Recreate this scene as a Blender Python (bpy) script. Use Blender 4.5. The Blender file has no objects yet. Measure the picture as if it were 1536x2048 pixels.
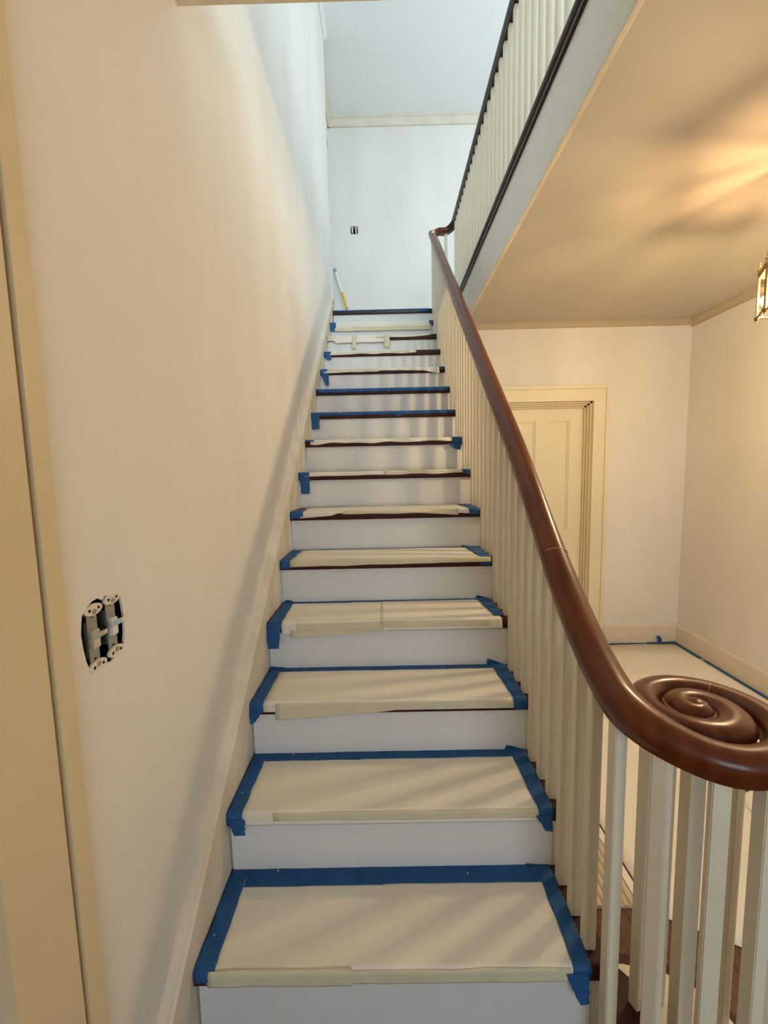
import bpy, bmesh, math, random
from mathutils import Vector, Matrix, noise
random.seed(7)
scene = bpy.context.scene
col = scene.collection

# ------------------------------------------------------------------ camera
F_PX, PITCH, YAW, ROLL = 829.84, 0.1009, 0.0064, -0.0216
CAM = Vector((0.4602, -0.8249, 1.5285))
fw = Vector((-math.sin(YAW)*math.cos(PITCH), math.cos(YAW)*math.cos(PITCH), -math.sin(PITCH)))
rt = Vector((math.cos(YAW), math.sin(YAW), 0)); up = rt.cross(fw)
r2 = rt*math.cos(ROLL) + up*math.sin(ROLL); u2 = -rt*math.sin(ROLL) + up*math.cos(ROLL)
cd = bpy.data.cameras.new('camera'); cam = bpy.data.objects.new('camera', cd); col.objects.link(cam)
cd.sensor_fit = 'VERTICAL'; cd.sensor_height = 36.0; cd.lens = F_PX/2048*36.0; cd.clip_start = 0.02
m = Matrix((r2, u2, -fw)).transposed().to_4x4(); m.translation = CAM
cam.matrix_world = m
scene.camera = cam

# ------------------------------------------------------------------ world, daylight, exposure
w = bpy.data.worlds.new('world'); scene.world = w; w.use_nodes = True
bg = w.node_tree.nodes['Background']; bg.inputs[0].default_value = (0.62, 0.78, 1.0, 1); bg.inputs[1].default_value = 1.0
vs = scene.view_settings
vs.view_transform = 'Standard'; vs.look = 'None'; vs.gamma = 1.0; vs.use_curve_mapping = False
vs.exposure = 1.0

def area(name, loc, target, sx, sy, power, color):
    ld = bpy.data.lights.new(name, 'AREA'); ld.shape = 'RECTANGLE'; ld.size = sx; ld.size_y = sy
    ld.energy = power; ld.color = color
    o = bpy.data.objects.new(name, ld); col.objects.link(o); o.location = loc
    o.rotation_euler = (Vector(target)-Vector(loc)).to_track_quat('-Z', 'Y').to_euler()
    return o
# daylight in the upstairs hall window and in the glazing of the front door behind the camera
area('daylight_upstairs_window', (3.50, 2.30, 4.45), (0, 2.30, 4.45), 1.5, 1.5, 36, (0.74, 0.88, 1.0))
area('daylight_upstairs_front_window', (1.65, -3.62, 4.35), (1.65, 0, 4.35), 2.0, 1.6, 84, (0.74, 0.88, 1.0))
area('daylight_front_door_glass', (1.5, -3.5, 1.45), (1.5, 0, 1.45), 1.5, 1.2, 20, (0.80, 0.90, 1.0))

# ------------------------------------------------------------------ dimensions
G, R, W = 0.2267, 0.18528, 0.90          # going, rise, clear tread width
ZL = 16*R                                 # underside of the landing nosing
NT = 0.040                                # tread thickness
OV = 0.013                                # nosing overhang in front of the riser
NR = 0.010                                # radius of the nosing's upper edge
ZU = ZL + NT                              # upper floor surface
XR, D, ZC = 2.929, 2.628, 2.667           # right wall, lower back wall, lower ceiling
XF = 1.114                                # fascia of the upper floor edge
XN = 1.088                                # its nosing
YH = 0.285                                # near edge of the stairwell opening
YE, YF, ZTOP = 3.30, 4.25, 5.45           # end of left wall, upstairs far wall, upstairs ceiling
YB = -3.4                                 # front wall behind the camera
XUR = 3.20                                # upstairs right wall
XL = -0.02                                # left wall face

# ------------------------------------------------------------------ materials
def mat(name, base, rough=0.6, spec=0.5, var=0.0, var_scale=3.0, bump=0.0, bump_scale=60.0, col2=None, coat=0.0,
        stretch=(1, 1, 1), metallic=0.0, specks=None, transm=0.0):
    m = bpy.data.materials.new(name); m.use_nodes = True
    nt = m.node_tree; b = nt.nodes['Principled BSDF']
    b.inputs['Base Color'].default_value = (*base, 1); b.inputs['Roughness'].default_value = rough
    b.inputs['Specular IOR Level'].default_value = spec; b.inputs['Metallic'].default_value = metallic
    b.inputs['Coat Weight'].default_value = coat; b.inputs['Coat Roughness'].default_value = 0.12
    tc = nt.nodes.new('ShaderNodeTexCoord'); mp = nt.nodes.new('ShaderNodeMapping')
    mp.inputs['Scale'].default_value = stretch
    nt.links.new(tc.outputs['Object'], mp.inputs['Vector'])
    last = None
    if var > 0 or col2:
        n = nt.nodes.new('ShaderNodeTexNoise'); n.inputs['Scale'].default_value = var_scale; n.inputs['Detail'].default_value = 4
        nt.links.new(mp.outputs[0], n.inputs['Vector'])
        r = nt.nodes.new('ShaderNodeValToRGB')
        c2 = col2 or tuple(c*(1-var) for c in base)
        r.color_ramp.elements[0].position = 0.35; r.color_ramp.elements[1].position = 0.68
        r.color_ramp.elements[0].color = (*c2, 1); r.color_ramp.elements[1].color = (*base, 1)
        nt.links.new(n.outputs['Fac'], r.inputs[0]); last = r.outputs[0]
    if specks:
        v = nt.nodes.new('ShaderNodeTexNoise'); v.inputs['Scale'].default_value = specks[1]; v.inputs['Detail'].default_value = 1
        nt.links.new(tc.outputs['Object'], v.inputs['Vector'])
        r = nt.nodes.new('ShaderNodeValToRGB'); r.color_ramp.elements[0].position = specks[2]; r.color_ramp.elements[1].position = specks[2]+0.02
        nt.links.new(v.outputs['Fac'], r.inputs[0])
        mx = nt.nodes.new('ShaderNodeMix'); mx.data_type = 'RGBA'
        nt.links.new(r.outputs[0], mx.inputs['Factor'])
        mx.inputs['A'].default_value = (*base, 1); mx.inputs['B'].default_value = (*specks[0], 1)
        if last: nt.links.new(last, mx.inputs['A'])
        last = mx.outputs['Result']
    if last: nt.links.new(last, b.inputs['Base Color'])
    if bump > 0:
        n = nt.nodes.new('ShaderNodeTexNoise'); n.inputs['Scale'].default_value = bump_scale; n.inputs['Detail'].default_value = 3
        nt.links.new(mp.outputs[0], n.inputs['Vector'])
        bp = nt.nodes.new('ShaderNodeBump'); bp.inputs['Strength'].default_value = bump; bp.inputs['Distance'].default_value = 0.002
        nt.links.new(n.outputs['Fac'], bp.inputs['Height']); nt.links.new(bp.outputs[0], b.inputs['Normal'])
    return m

M = {}
M['wall'] = mat('wall_paint', (0.80, 0.775, 0.715), 0.75, 0.3, col2=(0.745, 0.71, 0.64), var_scale=2.4, stretch=(1, 1, 0.35), bump=0.12, bump_scale=90)
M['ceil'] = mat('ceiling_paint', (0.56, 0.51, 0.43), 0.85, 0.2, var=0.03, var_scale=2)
M['ceil_white'] = mat('white_ceiling_paint', (0.88, 0.88, 0.875), 0.8, 0.2, var=0.02)
M['crown'] = mat('tan_crown_paint', (0.50, 0.41, 0.29), 0.5, 0.35, var=0.05)
M['floor_paper'] = mat('pale_floor_paper', (0.90, 0.865, 0.79), 0.8, 0.25, col2=(0.86, 0.82, 0.735), var_scale=3, bump=0.2, bump_scale=10, specks=((0.35, 0.31, 0.24), 17, 0.80))
M['trim'] = mat('cream_trim_paint', (0.79, 0.71, 0.52), 0.42, 0.4, var=0.05, var_scale=4)
M['casing'] = mat('old_cream_casing_paint', (0.66, 0.54, 0.33), 0.4, 0.4, var=0.05, var_scale=4)
M['skirt'] = mat('worn_cream_skirting_paint', (0.76, 0.69, 0.57), 0.55, 0.35, col2=(0.66, 0.58, 0.45), var_scale=5, bump=0.15, bump_scale=40)
M['base'] = mat('baseboard_paint', (0.76, 0.67, 0.54), 0.5, 0.35, var=0.06, var_scale=4)
M['bal'] = mat('baluster_cream_paint', (0.81, 0.745, 0.60), 0.42, 0.4, var=0.06, var_scale=9)
M['riser'] = mat('riser_white_paint', (0.76, 0.755, 0.745), 0.5, 0.35, var=0.04, var_scale=5, bump=0.1, bump_scale=50)
M['fascia'] = mat('fascia_white_paint', (0.72, 0.72, 0.68), 0.5, 0.4, var=0.03)
M['tread'] = mat('dark_stained_tread', (0.060, 0.012, 0.006), 0.45, 0.25, col2=(0.034, 0.007, 0.004), var_scale=8, stretch=(1, 12, 12), bump=0.1)
M['rail'] = mat('polished_mahogany', (0.155, 0.036, 0.008), 0.30, 0.32, col2=(0.095, 0.019, 0.005), var_scale=7, stretch=(6, 1.0, 1.0), coat=0.10)
M['rail_dark'] = mat('dark_landing_mahogany', (0.030, 0.008, 0.005), 0.32, 0.3, col2=(0.016, 0.005, 0.003), var_scale=9, coat=0.08)
M['floor'] = mat('brown_hardwood', (0.135, 0.055, 0.026), 0.4, 0.45, col2=(0.085, 0.032, 0.014), var_scale=9, stretch=(9, 1, 1))
M['paper'] = mat('white_builders_paper', (0.84, 0.79, 0.69), 0.8, 0.25, col2=(0.80, 0.745, 0.635), var_scale=4, bump=0.25, bump_scale=12,
                 specks=((0.35, 0.31, 0.24), 23, 0.80))
M['masking'] = mat('beige_masking_tape', (0.71, 0.645, 0.465), 0.65, 0.3, col2=(0.65, 0.585, 0.415), var_scale=14, bump=0.35, bump_scale=60)
M['blue'] = mat('blue_painters_tape', (0.020, 0.105, 0.290), 0.55, 0.30, col2=(0.014, 0.080, 0.235), var_scale=18, bump=0.3, bump_scale=70,
                specks=((0.62, 0.66, 0.70), 55, 0.765))
M['blue_dust'] = mat('dusty_blue_painters_tape', (0.060, 0.140, 0.310), 0.7, 0.3, col2=(0.040, 0.105, 0.245), var_scale=12, bump=0.3, bump_scale=60,
                     specks=((0.62, 0.66, 0.70), 45, 0.75))
M['metal'] = mat('galvanised_metal', (0.50, 0.48, 0.44), 0.4, 0.5, metallic=0.85, var=0.15, var_scale=30)
M['ear'] = mat('painted_metal_ear', (0.72, 0.66, 0.54), 0.55, 0.4)
M['boxdark'] = mat('dark_box_interior', (0.012, 0.011, 0.010), 0.8, 0.2)
M['body_dark'] = mat('dark_switch_body', (0.055, 0.050, 0.045), 0.5)
M['toggle'] = mat('ivory_plastic', (0.58, 0.51, 0.37), 0.35, 0.5)
M['white_plastic'] = mat('white_plastic', (0.75, 0.73, 0.68), 0.4, 0.5)
M['brass'] = mat('aged_brass', (0.34, 0.20, 0.08), 0.35, 0.5, metallic=0.9)
M['brass_light'] = mat('polished_brass', (0.75, 0.60, 0.30), 0.25, 0.5, metallic=0.9)
M['pole_white'] = mat('white_pole', (0.78, 0.78, 0.76), 0.4)
M['pole_yellow'] = mat('yellow_pole', (0.75, 0.42, 0.03), 0.4)
M['grey'] = mat('grey_plastic', (0.30, 0.30, 0.31), 0.5)
M['joint'] = mat('pale_rail_joint', (0.34, 0.17, 0.10), 0.4)
M['register'] = mat('cream_register_paint', (0.60, 0.52, 0.38), 0.45, 0.4)

def glass_mat(name, tint, gloss=0.08):
    m = bpy.data.materials.new(name); m.use_nodes = True; nt = m.node_tree
    nt.nodes.clear(); o = nt.nodes.new('ShaderNodeOutputMaterial'); t = nt.nodes.new('ShaderNodeBsdfTransparent')
    t.inputs[0].default_value = (*tint, 1); g = nt.nodes.new('ShaderNodeBsdfGlossy'); g.inputs['Roughness'].default_value = 0.05
    mx = nt.nodes.new('ShaderNodeMixShader'); mx.inputs[0].default_value = gloss
    nt.links.new(t.outputs[0], mx.inputs[1]); nt.links.new(g.outputs[0], mx.inputs[2]); nt.links.new(mx.outputs[0], o.inputs[0])
    return m
M['glass'] = glass_mat('window_glass', (0.97, 0.98, 0.98))
M['lamp_glass'] = glass_mat('lantern_glass', (0.95, 0.92, 0.80), 0.12)
M['dimming_glass'] = glass_mat('lantern_dimming_glass', (0.34, 0.29, 0.22), 0.10)  # dark tint, added to cut the lamp light reaching the hall ceiling
def emis(name, c, s):
    m = bpy.data.materials.new(name); m.use_nodes = True; b = m.node_tree.nodes['Principled BSDF']
    b.inputs['Base Color'].default_value = (*c, 1); b.inputs['Emission Color'].default_value = (*c, 1); b.inputs['Emission Strength'].default_value = s
    return m
M['bulb'] = emis('lit_bulb', (1.0, 0.75, 0.47), 1170.0)

# ------------------------------------------------------------------ mesh helpers
class MB:
    def __init__(s): s.v = []; s.f = []
    def add(s, vs, fs):
        n = len(s.v); s.v += [tuple(v) for v in vs]; s.f += [tuple(i+n for i in f) for f in fs]; return s
    def box(s, x0, y0, z0, x1, y1, z1):
        return s.add([(x0,y0,z0),(x1,y0,z0),(x1,y1,z0),(x0,y1,z0),(x0,y0,z1),(x1,y0,z1),(x1,y1,z1),(x0,y1,z1)],
                     [(0,3,2,1),(4,5,6,7),(0,1,5,4),(1,2,6,5),(2,3,7,6),(3,0,4,7)])
    def extrude(s, prof, axis, a, b):
        # prof: closed polygon of 2-D points; axis 0: (y,z) swept along x; 1: (x,z) swept along y; 2: (x,y) swept along z
        n = len(prof)
        def P(p, t): return (t, p[0], p[1]) if axis == 0 else ((p[0], t, p[1]) if axis == 1 else (p[0], p[1], t))
        return s.add([P(p, a) for p in prof]+[P(p, b) for p in prof],
                     [(i, (i+1) % n, (i+1) % n+n, i+n) for i in range(n)]+[tuple(range(n-1, -1, -1)), tuple(range(n, 2*n))])
    def sweep(s, pts, rings, closed_ends=True):
        # rings: list of lists of 3-D points, all the same length
        n = len(rings[0]); k = len(rings)
        vs = [p for r in rings for p in r]
        fs = [(i*n+j, i*n+(j+1) % n, (i+1)*n+(j+1) % n, (i+1)*n+j) for i in range(k-1) for j in range(n)]
        if closed_ends: fs += [tuple(range(n-1, -1, -1)), tuple(range((k-1)*n, k*n))]
        return s.add(vs, fs)
    def tube(s, pts, rad, n=10):
        pts = [Vector(p) for p in pts]; rings = []
        for i, p in enumerate(pts):
            d = (pts[min(i+1, len(pts)-1)]-pts[max(i-1, 0)]).normalized()
            a = d.orthogonal().normalized() if i == 0 else (rings_a - d*rings_a.dot(d)).normalized()
            rings_a = a; b = d.cross(a); r = rad[i] if isinstance(rad, (list, tuple)) else rad
            rings.append([p+(a*math.cos(t)+b*math.sin(t))*r for t in [2*math.pi*j/n for j in range(n)]])
        return s.sweep(pts, rings)
    def lathe(s, prof, c, n=16):
        # prof: (r, z) pairs from bottom to top around a vertical axis at c
        rings = [[(c[0]+r*math.cos(2*math.pi*j/n), c[1]+r*math.sin(2*math.pi*j/n), c[2]+z) for j in range(n)] for r, z in prof]
        return s.sweep(None, rings)
    def build(s, name, material, parent=None, smooth=None, bevel=0.0, solid=None):
        off = Vector(parent.matrix_world.translation) if parent else Vector((0, 0, 0))
        if parent and parent.parent: off = Vector(parent.location)+Vector(parent.parent.location)
        elif parent: off = Vector(parent.location)
        me = bpy.data.meshes.new(name)
        me.from_pydata([(x-off.x, y-off.y, z-off.z) for x, y, z in s.v], [], s.f)
        bm = bmesh.new(); bm.from_mesh(me)
        if solid is None: bmesh.ops.recalc_face_normals(bm, faces=bm.faces)
        if bevel > 0:
            bmesh.ops.bevel(bm, geom=bm.edges[:], offset=bevel, segments=2, affect='EDGES', profile=0.6)
        if smooth is not None:
            for f in bm.faces: f.smooth = True
            for e in bm.edges:
                if len(e.link_faces) == 2 and e.calc_face_angle(0) > smooth: e.smooth = False
        bm.to_mesh(me); bm.free()
        me.materials.append(M[material] if isinstance(material, str) else material)
        o = bpy.data.objects.new(name, me); col.objects.link(o)
        if parent: o.parent = parent
        if solid:
            md = o.modifiers.new('thickness', 'SOLIDIFY'); md.thickness = solid; md.offset = 1.0
        return o
SM = math.radians(40)
def tag(o, label, cat, group=None):
    o['label'] = label; o['category'] = cat
    if group: o['group'] = group
    return o
def thing(name, loc, label, cat, group=None):
    o = bpy.data.objects.new(name, None); col.objects.link(o); o.location = loc; o.empty_display_size = 0.05
    return tag(o, label, cat, group)
def struct(o, label=None, cat=None):
    o['kind'] = 'structure'
    if label: o['label'] = label
    if cat: o['category'] = cat
    return o
def root(name, loc, label, cat):
    o = bpy.data.objects.new(name, None); col.objects.link(o); o.location = loc; return struct(o, label, cat)

def slab(mb, axis, a0, a1, u0, u1, v0, v1, holes=()):
    # a wall slab of thickness a0..a1 along `axis`, spanning u,v (other two axes in order), with rectangular holes
    us = sorted({u0, u1, *[h[0] for h in holes], *[h[1] for h in holes]}); vv = sorted({v0, v1, *[h[2] for h in holes], *[h[3] for h in holes]})
    for i in range(len(us)-1):
        for j in range(len(vv)-1):
            cu, cv = (us[i]+us[i+1])/2, (vv[j]+vv[j+1])/2
            if any(h[0] < cu < h[1] and h[2] < cv < h[3] for h in holes): continue
            if axis == 0: mb.box(a0, us[i], vv[j], a1, us[i+1], vv[j+1])
            elif axis == 1: mb.box(us[i], a0, vv[j], us[i+1], a1, vv[j+1])
            else: mb.box(us[i], vv[j], a0, us[i+1], vv[j+1], a1)

def hole_patch(mb, axis, a, depth, rect, loop):
    # closes the rectangle `rect` (u0,u1,v0,v1) on plane axis=a except for the ragged opening `loop`; the opening's edge runs `depth` in
    u0, u1, v0, v1 = rect; cu = sum(p[0] for p in loop)/len(loop); cv = sum(p[1] for p in loop)/len(loop)
    outer = []
    for p in loop:
        d = (p[0]-cu, p[1]-cv); t = min([((u1 if d[0] > 0 else u0)-cu)/d[0] if abs(d[0]) > 1e-9 else 1e9, ((v1 if d[1] > 0 else v0)-cv)/d[1] if abs(d[1]) > 1e-9 else 1e9])
        outer.append((cu+d[0]*t, cv+d[1]*t))
    # make sure the rectangle's corners are in the outer loop
    for c in ((u0, v0), (u1, v0), (u1, v1), (u0, v1)):
        k = min(range(len(outer)), key=lambda i: (outer[i][0]-c[0])**2+(outer[i][1]-c[1])**2); outer[k] = c
    n = len(loop)
    def P(p, x): return (x, p[0], p[1]) if axis == 0 else (p[0], x, p[1])
    vs = [P(p, a) for p in outer]+[P(p, a) for p in loop]+[P(p, a+depth) for p in loop]
    mb.add(vs, [(i, (i+1) % n, n+(i+1) % n, n+i) for i in range(n)]+[(n+i, n+(i+1) % n, 2*n+(i+1) % n, 2*n+i) for i in range(n)])

# ================================================================== THE SHELL
# floor: hardwood boards
fl = root('floor', (1.4, -0.3, 0), 'brown hardwood hall floor laid with narrow boards', 'floor')
sub = MB(); sub.box(-1.2, YB, -0.12, XR+0.1, D+0.1, -0.02); sub.box(-0.15, YB, -0.02, XR+0.1, -0.9, 0.0); sub.box(0.96, 0.95, -0.02, XR+0.1, D+0.1, 0)
sub.box(-0.15, -0.9, -0.02, 0.9, 0.95, 0)
sub.build('subfloor', 'floor', fl)
pw = 0.0590
for i in range(35):
    x0 = 0.90+i*pw - (0.012 if i == 0 else 0)
    x1 = min(0.90+(i+1)*pw, XR)
    if x1 - x0 < 0.02: break
    ys = [-0.9, -0.9+0.35+random.random()*0.9, 0.95]
    for j in range(2):
        b = MB(); b.box(x0+0.0006, ys[j]+0.0006, -0.02, x1-0.0006, ys[j+1]-0.0006, 0.0)
        b.build('plank', 'floor', fl)

# left wall with doorway near the camera and a ragged opening for the switch box
SW = (-0.225, -0.075, 1.19, 1.35)
wl = MB()
slab(wl, 0, XL-0.14, XL, YB, YE, -0.12, ZTOP+0.1, holes=[(-1.22, -0.40, 0.0, 2.06), SW])
loop = [(-.200,1.300),(-.197,1.312),(-.190,1.316),(-.184,1.322),(-.172,1.327),(-.158,1.328),(-.150,1.322),(-.142,1.327),(-.128,1.322),(-.112,1.322),
        (-.103,1.314),(-.099,1.296),(-.098,1.270),(-.099,1.245),(-.103,1.228),(-.112,1.219),(-.125,1.215),(-.140,1.210),(-.152,1.213),(-.170,1.209),(-.184,1.213),
        (-.192,1.222),(-.197,1.236),(-.201,1.260),(-.203,1.283)]
hole_patch(wl, 0, XL, -0.004, SW, loop)
wl.add([(XL-0.05, SW[0], SW[2]), (XL-0.05, SW[1], SW[2]), (XL-0.05, SW[1], SW[3]), (XL-0.05, SW[0], SW[3])], [(0, 1, 2, 3)])
struct(wl.build('wall_left', 'wall', solid=0), 'painted plaster wall running up along the stairs', 'wall')

# right wall and back wall of the lower hall
o = MB(); slab(o, 0, XR, XR+0.12, YB, D+0.1, -0.12, ZC+0.05)
struct(o.build('wall_right', 'wall'), 'plain painted wall on the far side of the hall', 'wall')
DX0, DX1, DZ = 1.385, 2.155, 2.050        # door opening
o = MB(); slab(o, 1, D, D+0.12, 0.93, XR+0.1, -0.12, ZC+0.05, holes=[(DX0, DX1, -0.02, DZ)])
struct(o.build('wall_back', 'wall'), 'painted hall wall around the panelled door', 'wall')
# front wall behind the camera with a glazed opening
o = MB(); slab(o, 1, YB-0.12, YB, -0.2, XUR+0.2, -0.12, ZTOP+0.1, holes=[(0.7, 2.3, 0.80, 2.10), (0.65, 2.65, 3.55, 5.15)])
struct(o.build('wall_front', 'wall'), 'wall behind the camera with the front window', 'wall')
# side room behind the doorway at the left, closed so that no stray light comes in
o = MB(); o.box(-1.3, -1.5, -0.02, -1.2, -0.1, 2.6); o.box(-1.3, -1.6, -0.02, XL-0.14, -1.5, 2.6); o.box(-1.3, -0.1, -0.02, XL-0.14, 0.0, 2.6); o.box(-1.3, -1.6, 2.5, XL-0.14, 0.0, 2.6)
struct(o.build('wall_side_room', 'wall'), 'inside of the small room behind the doorway', 'wall')

# ceiling of the lower hall = floor construction of the upper hall
o = MB()
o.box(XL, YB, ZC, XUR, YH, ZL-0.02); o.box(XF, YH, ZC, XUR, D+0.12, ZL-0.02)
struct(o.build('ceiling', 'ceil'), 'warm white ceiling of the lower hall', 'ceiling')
# upper floor: unseen pale paper top added to bounce light upwards, and dark nosings (nosings are the thing that reads as the black line)
o = MB()
o.box(XL-1.2, YE+0.0, ZL, XUR, YF, ZU); o.box(XN+0.05, YH, ZL, XUR, YE, ZU); o.box(XL, YB, ZL, XUR, YH-0.05, ZU)
o.box(XL, 14*G+0.06, ZL, XN+0.05, YE, ZU)
o.box(XL-1.2, 14*G+0.06, ZL-0.25, XF+0.02, YF, ZL)
struct(o.build('floor_upper', 'paper'), 'upper hall floor with pale paper added to brighten the ceiling above', 'floor')
o = MB(); slab(o, 1, YF, YF+0.12, -1.4, XUR+0.1, ZL-0.3, ZTOP+0.1, holes=[(0.095, 0.215, 4.20, 4.36)])
FS = (0.095, 0.215, 4.20, 4.36)
fl_loop = []
for i in range(24):
    a = 2*math.pi*(i+0.5)/24; c, s = math.cos(a), math.sin(a); k = 1/max(abs(c), abs(s))
    fl_loop.append((0.155+c*k*0.043, 4.281+s*k*0.044))
hole_patch(o, 1, YF, 0.05, FS, fl_loop)
o.add([(FS[0], YF+.05, FS[2]), (FS[1], YF+.05, FS[2]), (FS[1], YF+.05, FS[3]), (FS[0], YF+.05, FS[3])], [(0, 1, 2, 3)])
struct(o.build('wall_landing', 'wall', solid=0), 'pale daylit wall facing the head of the stairs', 'wall')
o = MB(); slab(o, 0, XUR, XUR+0.14, YB, YF+0.1, ZL-0.3, ZTOP+0.1, holes=[(1.55, 3.05, 3.72, 5.17)])
struct(o.build('wall_upper_right', 'wall'), 'upstairs wall with the daylight window', 'wall')
o = MB(); o.box(-1.4, YB-0.1, ZTOP, XUR+0.2, YF+0.1, ZTOP+0.12)
struct(o.build('ceiling_upper', 'ceil_white'), 'white ceiling above the upper landing', 'ceiling')
# recessed wall with a doorway at the end of the landing, left
XRC = -0.115
o = MB(); slab(o, 0, XRC-0.1, XRC, YE-0.10, YF, ZU, ZTOP, holes=[(3.50, 4.10, ZU, 5.07)])
o.box(-1.35, YE-0.2, ZU, -1.25, YF, ZTOP); o.box(-1.3, YE-0.2, ZU, XRC-0.1, YE-0.1, ZTOP)
struct(o.build('wall_recess', 'wall'), 'recessed wall with a doorway beside the landing', 'wall')

# fascia under the upper floor edge, bead at its foot and header trim at the opening's near edge
o = MB(); o.box(XF-0.003, YH, ZC-0.002, XF+0.004, D+0.4, ZL-0.001)
struct(o.build('trim_1', 'fascia'), 'white fascia board below the upper floor edge', 'trim')
o = MB(); o.extrude([(XF-0.010, ZC-0.006), (XF+0.004, ZC-0.006), (XF+0.010, ZC+0.002), (XF-0.002, ZC+0.016), (XF-0.008, ZC+0.010)], 1, YH-0.03, D)
struct(o.build('trim_2', 'skirt'), 'thin cream bead between fascia and hall ceiling', 'trim')
o = MB(); o.extrude([(YH-0.045, ZC+0.004), (YH-0.042, ZC-0.006), (YH-0.024, ZC-0.012), (YH+0.010, ZC-0.012), (YH+0.010, ZL), (YH-0.002, ZL), (YH-0.002, ZC+0.004)], 0, XL, XF-0.03)
struct(o.build('trim_3', 'trim'), 'cream header moulding across the stairwell opening', 'trim')
# crown mouldings
def crown(name, path, zt, h, p, material, label):
    # path along x or y: ('x', y, x0, x1, sign) with sign = direction the moulding projects
    o = MB(); ax, c, a, b, s = path
    prof = [(c, zt), (c+s*p, zt), (c+s*p, zt-h*0.18), (c+s*p*0.72, zt-h*0.30), (c+s*p*0.45, zt-h*0.62), (c+s*p*0.30, zt-h*0.80), (c+s*p*0.30, zt-h), (c, zt-h)]
    o.extrude(prof, 0 if ax == 'x' else 1, a, b)
    return struct(o.build(name, material), label, 'trim')
crown('trim_4', ('x', D, XF+0.02, XR, -1), ZC, 0.042, 0.035, 'crown', 'small crown moulding above the panelled door wall')
crown('trim_5', ('y', XR, YB, D, -1), ZC, 0.055, 0.035, 'crown', 'small crown moulding along the far hall wall')
crown('trim_6', ('x', YF, XRC, XUR, -1), ZTOP, 0.085, 0.06, 'skirt', 'crown moulding on the wall facing the stairs')
crown('trim_7', ('y', XL, YB, YE+0.03, 1), ZTOP, 0.075, 0.035, 'wall', 'white crown moulding above the stair wall')
crown('trim_8', ('y', XRC, YE, YF, 1), ZTOP, 0.085, 0.06, 'skirt', 'crown moulding above the recessed doorway')
# baseboards
o = MB(); o.box(DX1+0.135, D-0.018, 0, XR, D+0.001, 0.150); o.extrude([(D-0.018, 0.15), (D, 0.15), (D, 0.163), (D-0.006, 0.163)], 0, DX1+0.135, XR)
struct(o.build('baseboard_back', 'base'), 'cream baseboard beside the panelled door', 'baseboard')
o = MB(); o.box(XR-0.018, YB, 0, XR+0.001, D, 0.150); o.extrude([(XR-0.018, 0.15), (XR, 0.15), (XR, 0.163), (XR-0.006, 0.163)], 1, YB, D)
struct(o.build('baseboard_right', 'base'), 'cream baseboard along the far hall wall', 'baseboard')
o = MB(); o.box(XRC, YF-0.016, ZU, XUR, YF+0.001, ZU+0.13)
struct(o.build('baseboard_landing', 'wall'), 'white baseboard on the landing wall', 'baseboard')

# ------------------------------------------------------------------ doors and windows
# panelled door in the back wall
d1 = root('door_1', ((DX0+DX1)/2, D, 0), 'cream four-panel door in a moulded casing', 'door')
def frame_piece(x0, z0, x1, z1, name='casing'):
    o = MB(); o.box(x0, D-0.020, z0, x1, D+0.001, z1); return o.build(name, 'trim', d1, bevel=0.002)
cw = 0.118
frame_piece(DX1, 0, DX1+cw, DZ+cw); frame_piece(DX0-cw, 0, DX0, DZ+cw); frame_piece(DX0, DZ, DX1, DZ+cw)
for (x0, z0, x1, z1) in ((DX1+cw-0.022, 0, DX1+cw+0.006, DZ+cw+0.006), (DX0-cw-0.006, 0, DX0-cw+0.022, DZ+cw+0.006), (DX0-cw+0.022, DZ+cw-0.022, DX1+cw-0.022, DZ+cw+0.006)):
    o = MB(); o.box(x0, D-0.032, z0, x1, D-0.019, z1); o.build('back_band', 'trim', d1, bevel=0.003)
# stepped jamb and stop; the darker casing colour stands in for recess shade
for k, (ins, dep) in enumerate(((0.0, 0.012), (0.014, 0.030), (0.028, 0.05))):
    o = MB()
    for (x0, x1, z0, z1) in ((DX1-ins-0.016, DX1-ins, 0, DZ-ins), (DX0+ins, DX0+ins+0.016, 0, DZ-ins), (DX0+ins, DX1-ins, DZ-ins-0.016, DZ-ins)):
        o.box(x0, D+dep, z0, x1, D+0.12, z1)
    o.build('jamb', 'casing', d1)
LX0, LX1, LZ = DX0+0.04, DX1-0.04, DZ-0.04
leaf = MB()
panels = []
mid = (LX0+LX1)/2
for (a, b) in ((LX0+0.115, mid-0.052), (mid+0.052, LX1-0.115)):
    for (z0, z1) in ((0.24, 0.80), (0.98, LZ-0.105)): panels.append((a, b, z0, z1))
slab(leaf, 1, D+0.072, D+0.108, LX0, LX1, 0.006, LZ, holes=panels)
leaf.build('door_leaf', 'trim', d1)
for (a, b, z0, z1) in panels:
    o = MB(); o.box(a-0.004, D+0.088, z0-0.004, b+0.004, D+0.1, z1+0.004)
    p = o.build('door_panel', 'trim', d1)
    o = MB()
    for (x0, x1, q0, q1) in ((a, a+0.012, z0, z1), (b-0.012, b, z0, z1), (a+.012, b-.012, z0, z0+0.012), (a+.012, b-.012, z1-0.012, z1)):
        o.box(x0, D+0.079, q0, x1, D+0.089, q1)
    pm = o.build('panel_moulding', 'trim', d1)
o = MB(); o.lathe([(0.0, 0), (0.012, 0.002), (0.022, 0.015), (0.025, 0.028), (0.018, 0.042), (0.0, 0.048)], (0, 0, 0), 16)
o.v = [(LX0+0.06+x, D+0.072-z, 0.95+y) for x, y, z in o.v]; o.build('door_knob', 'brass', d1, smooth=SM)
o = MB(); o.box(DX0, D+0.12, 0, DX1, D+0.13, DZ); o.build('backing', 'boxdark', d1)

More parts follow.
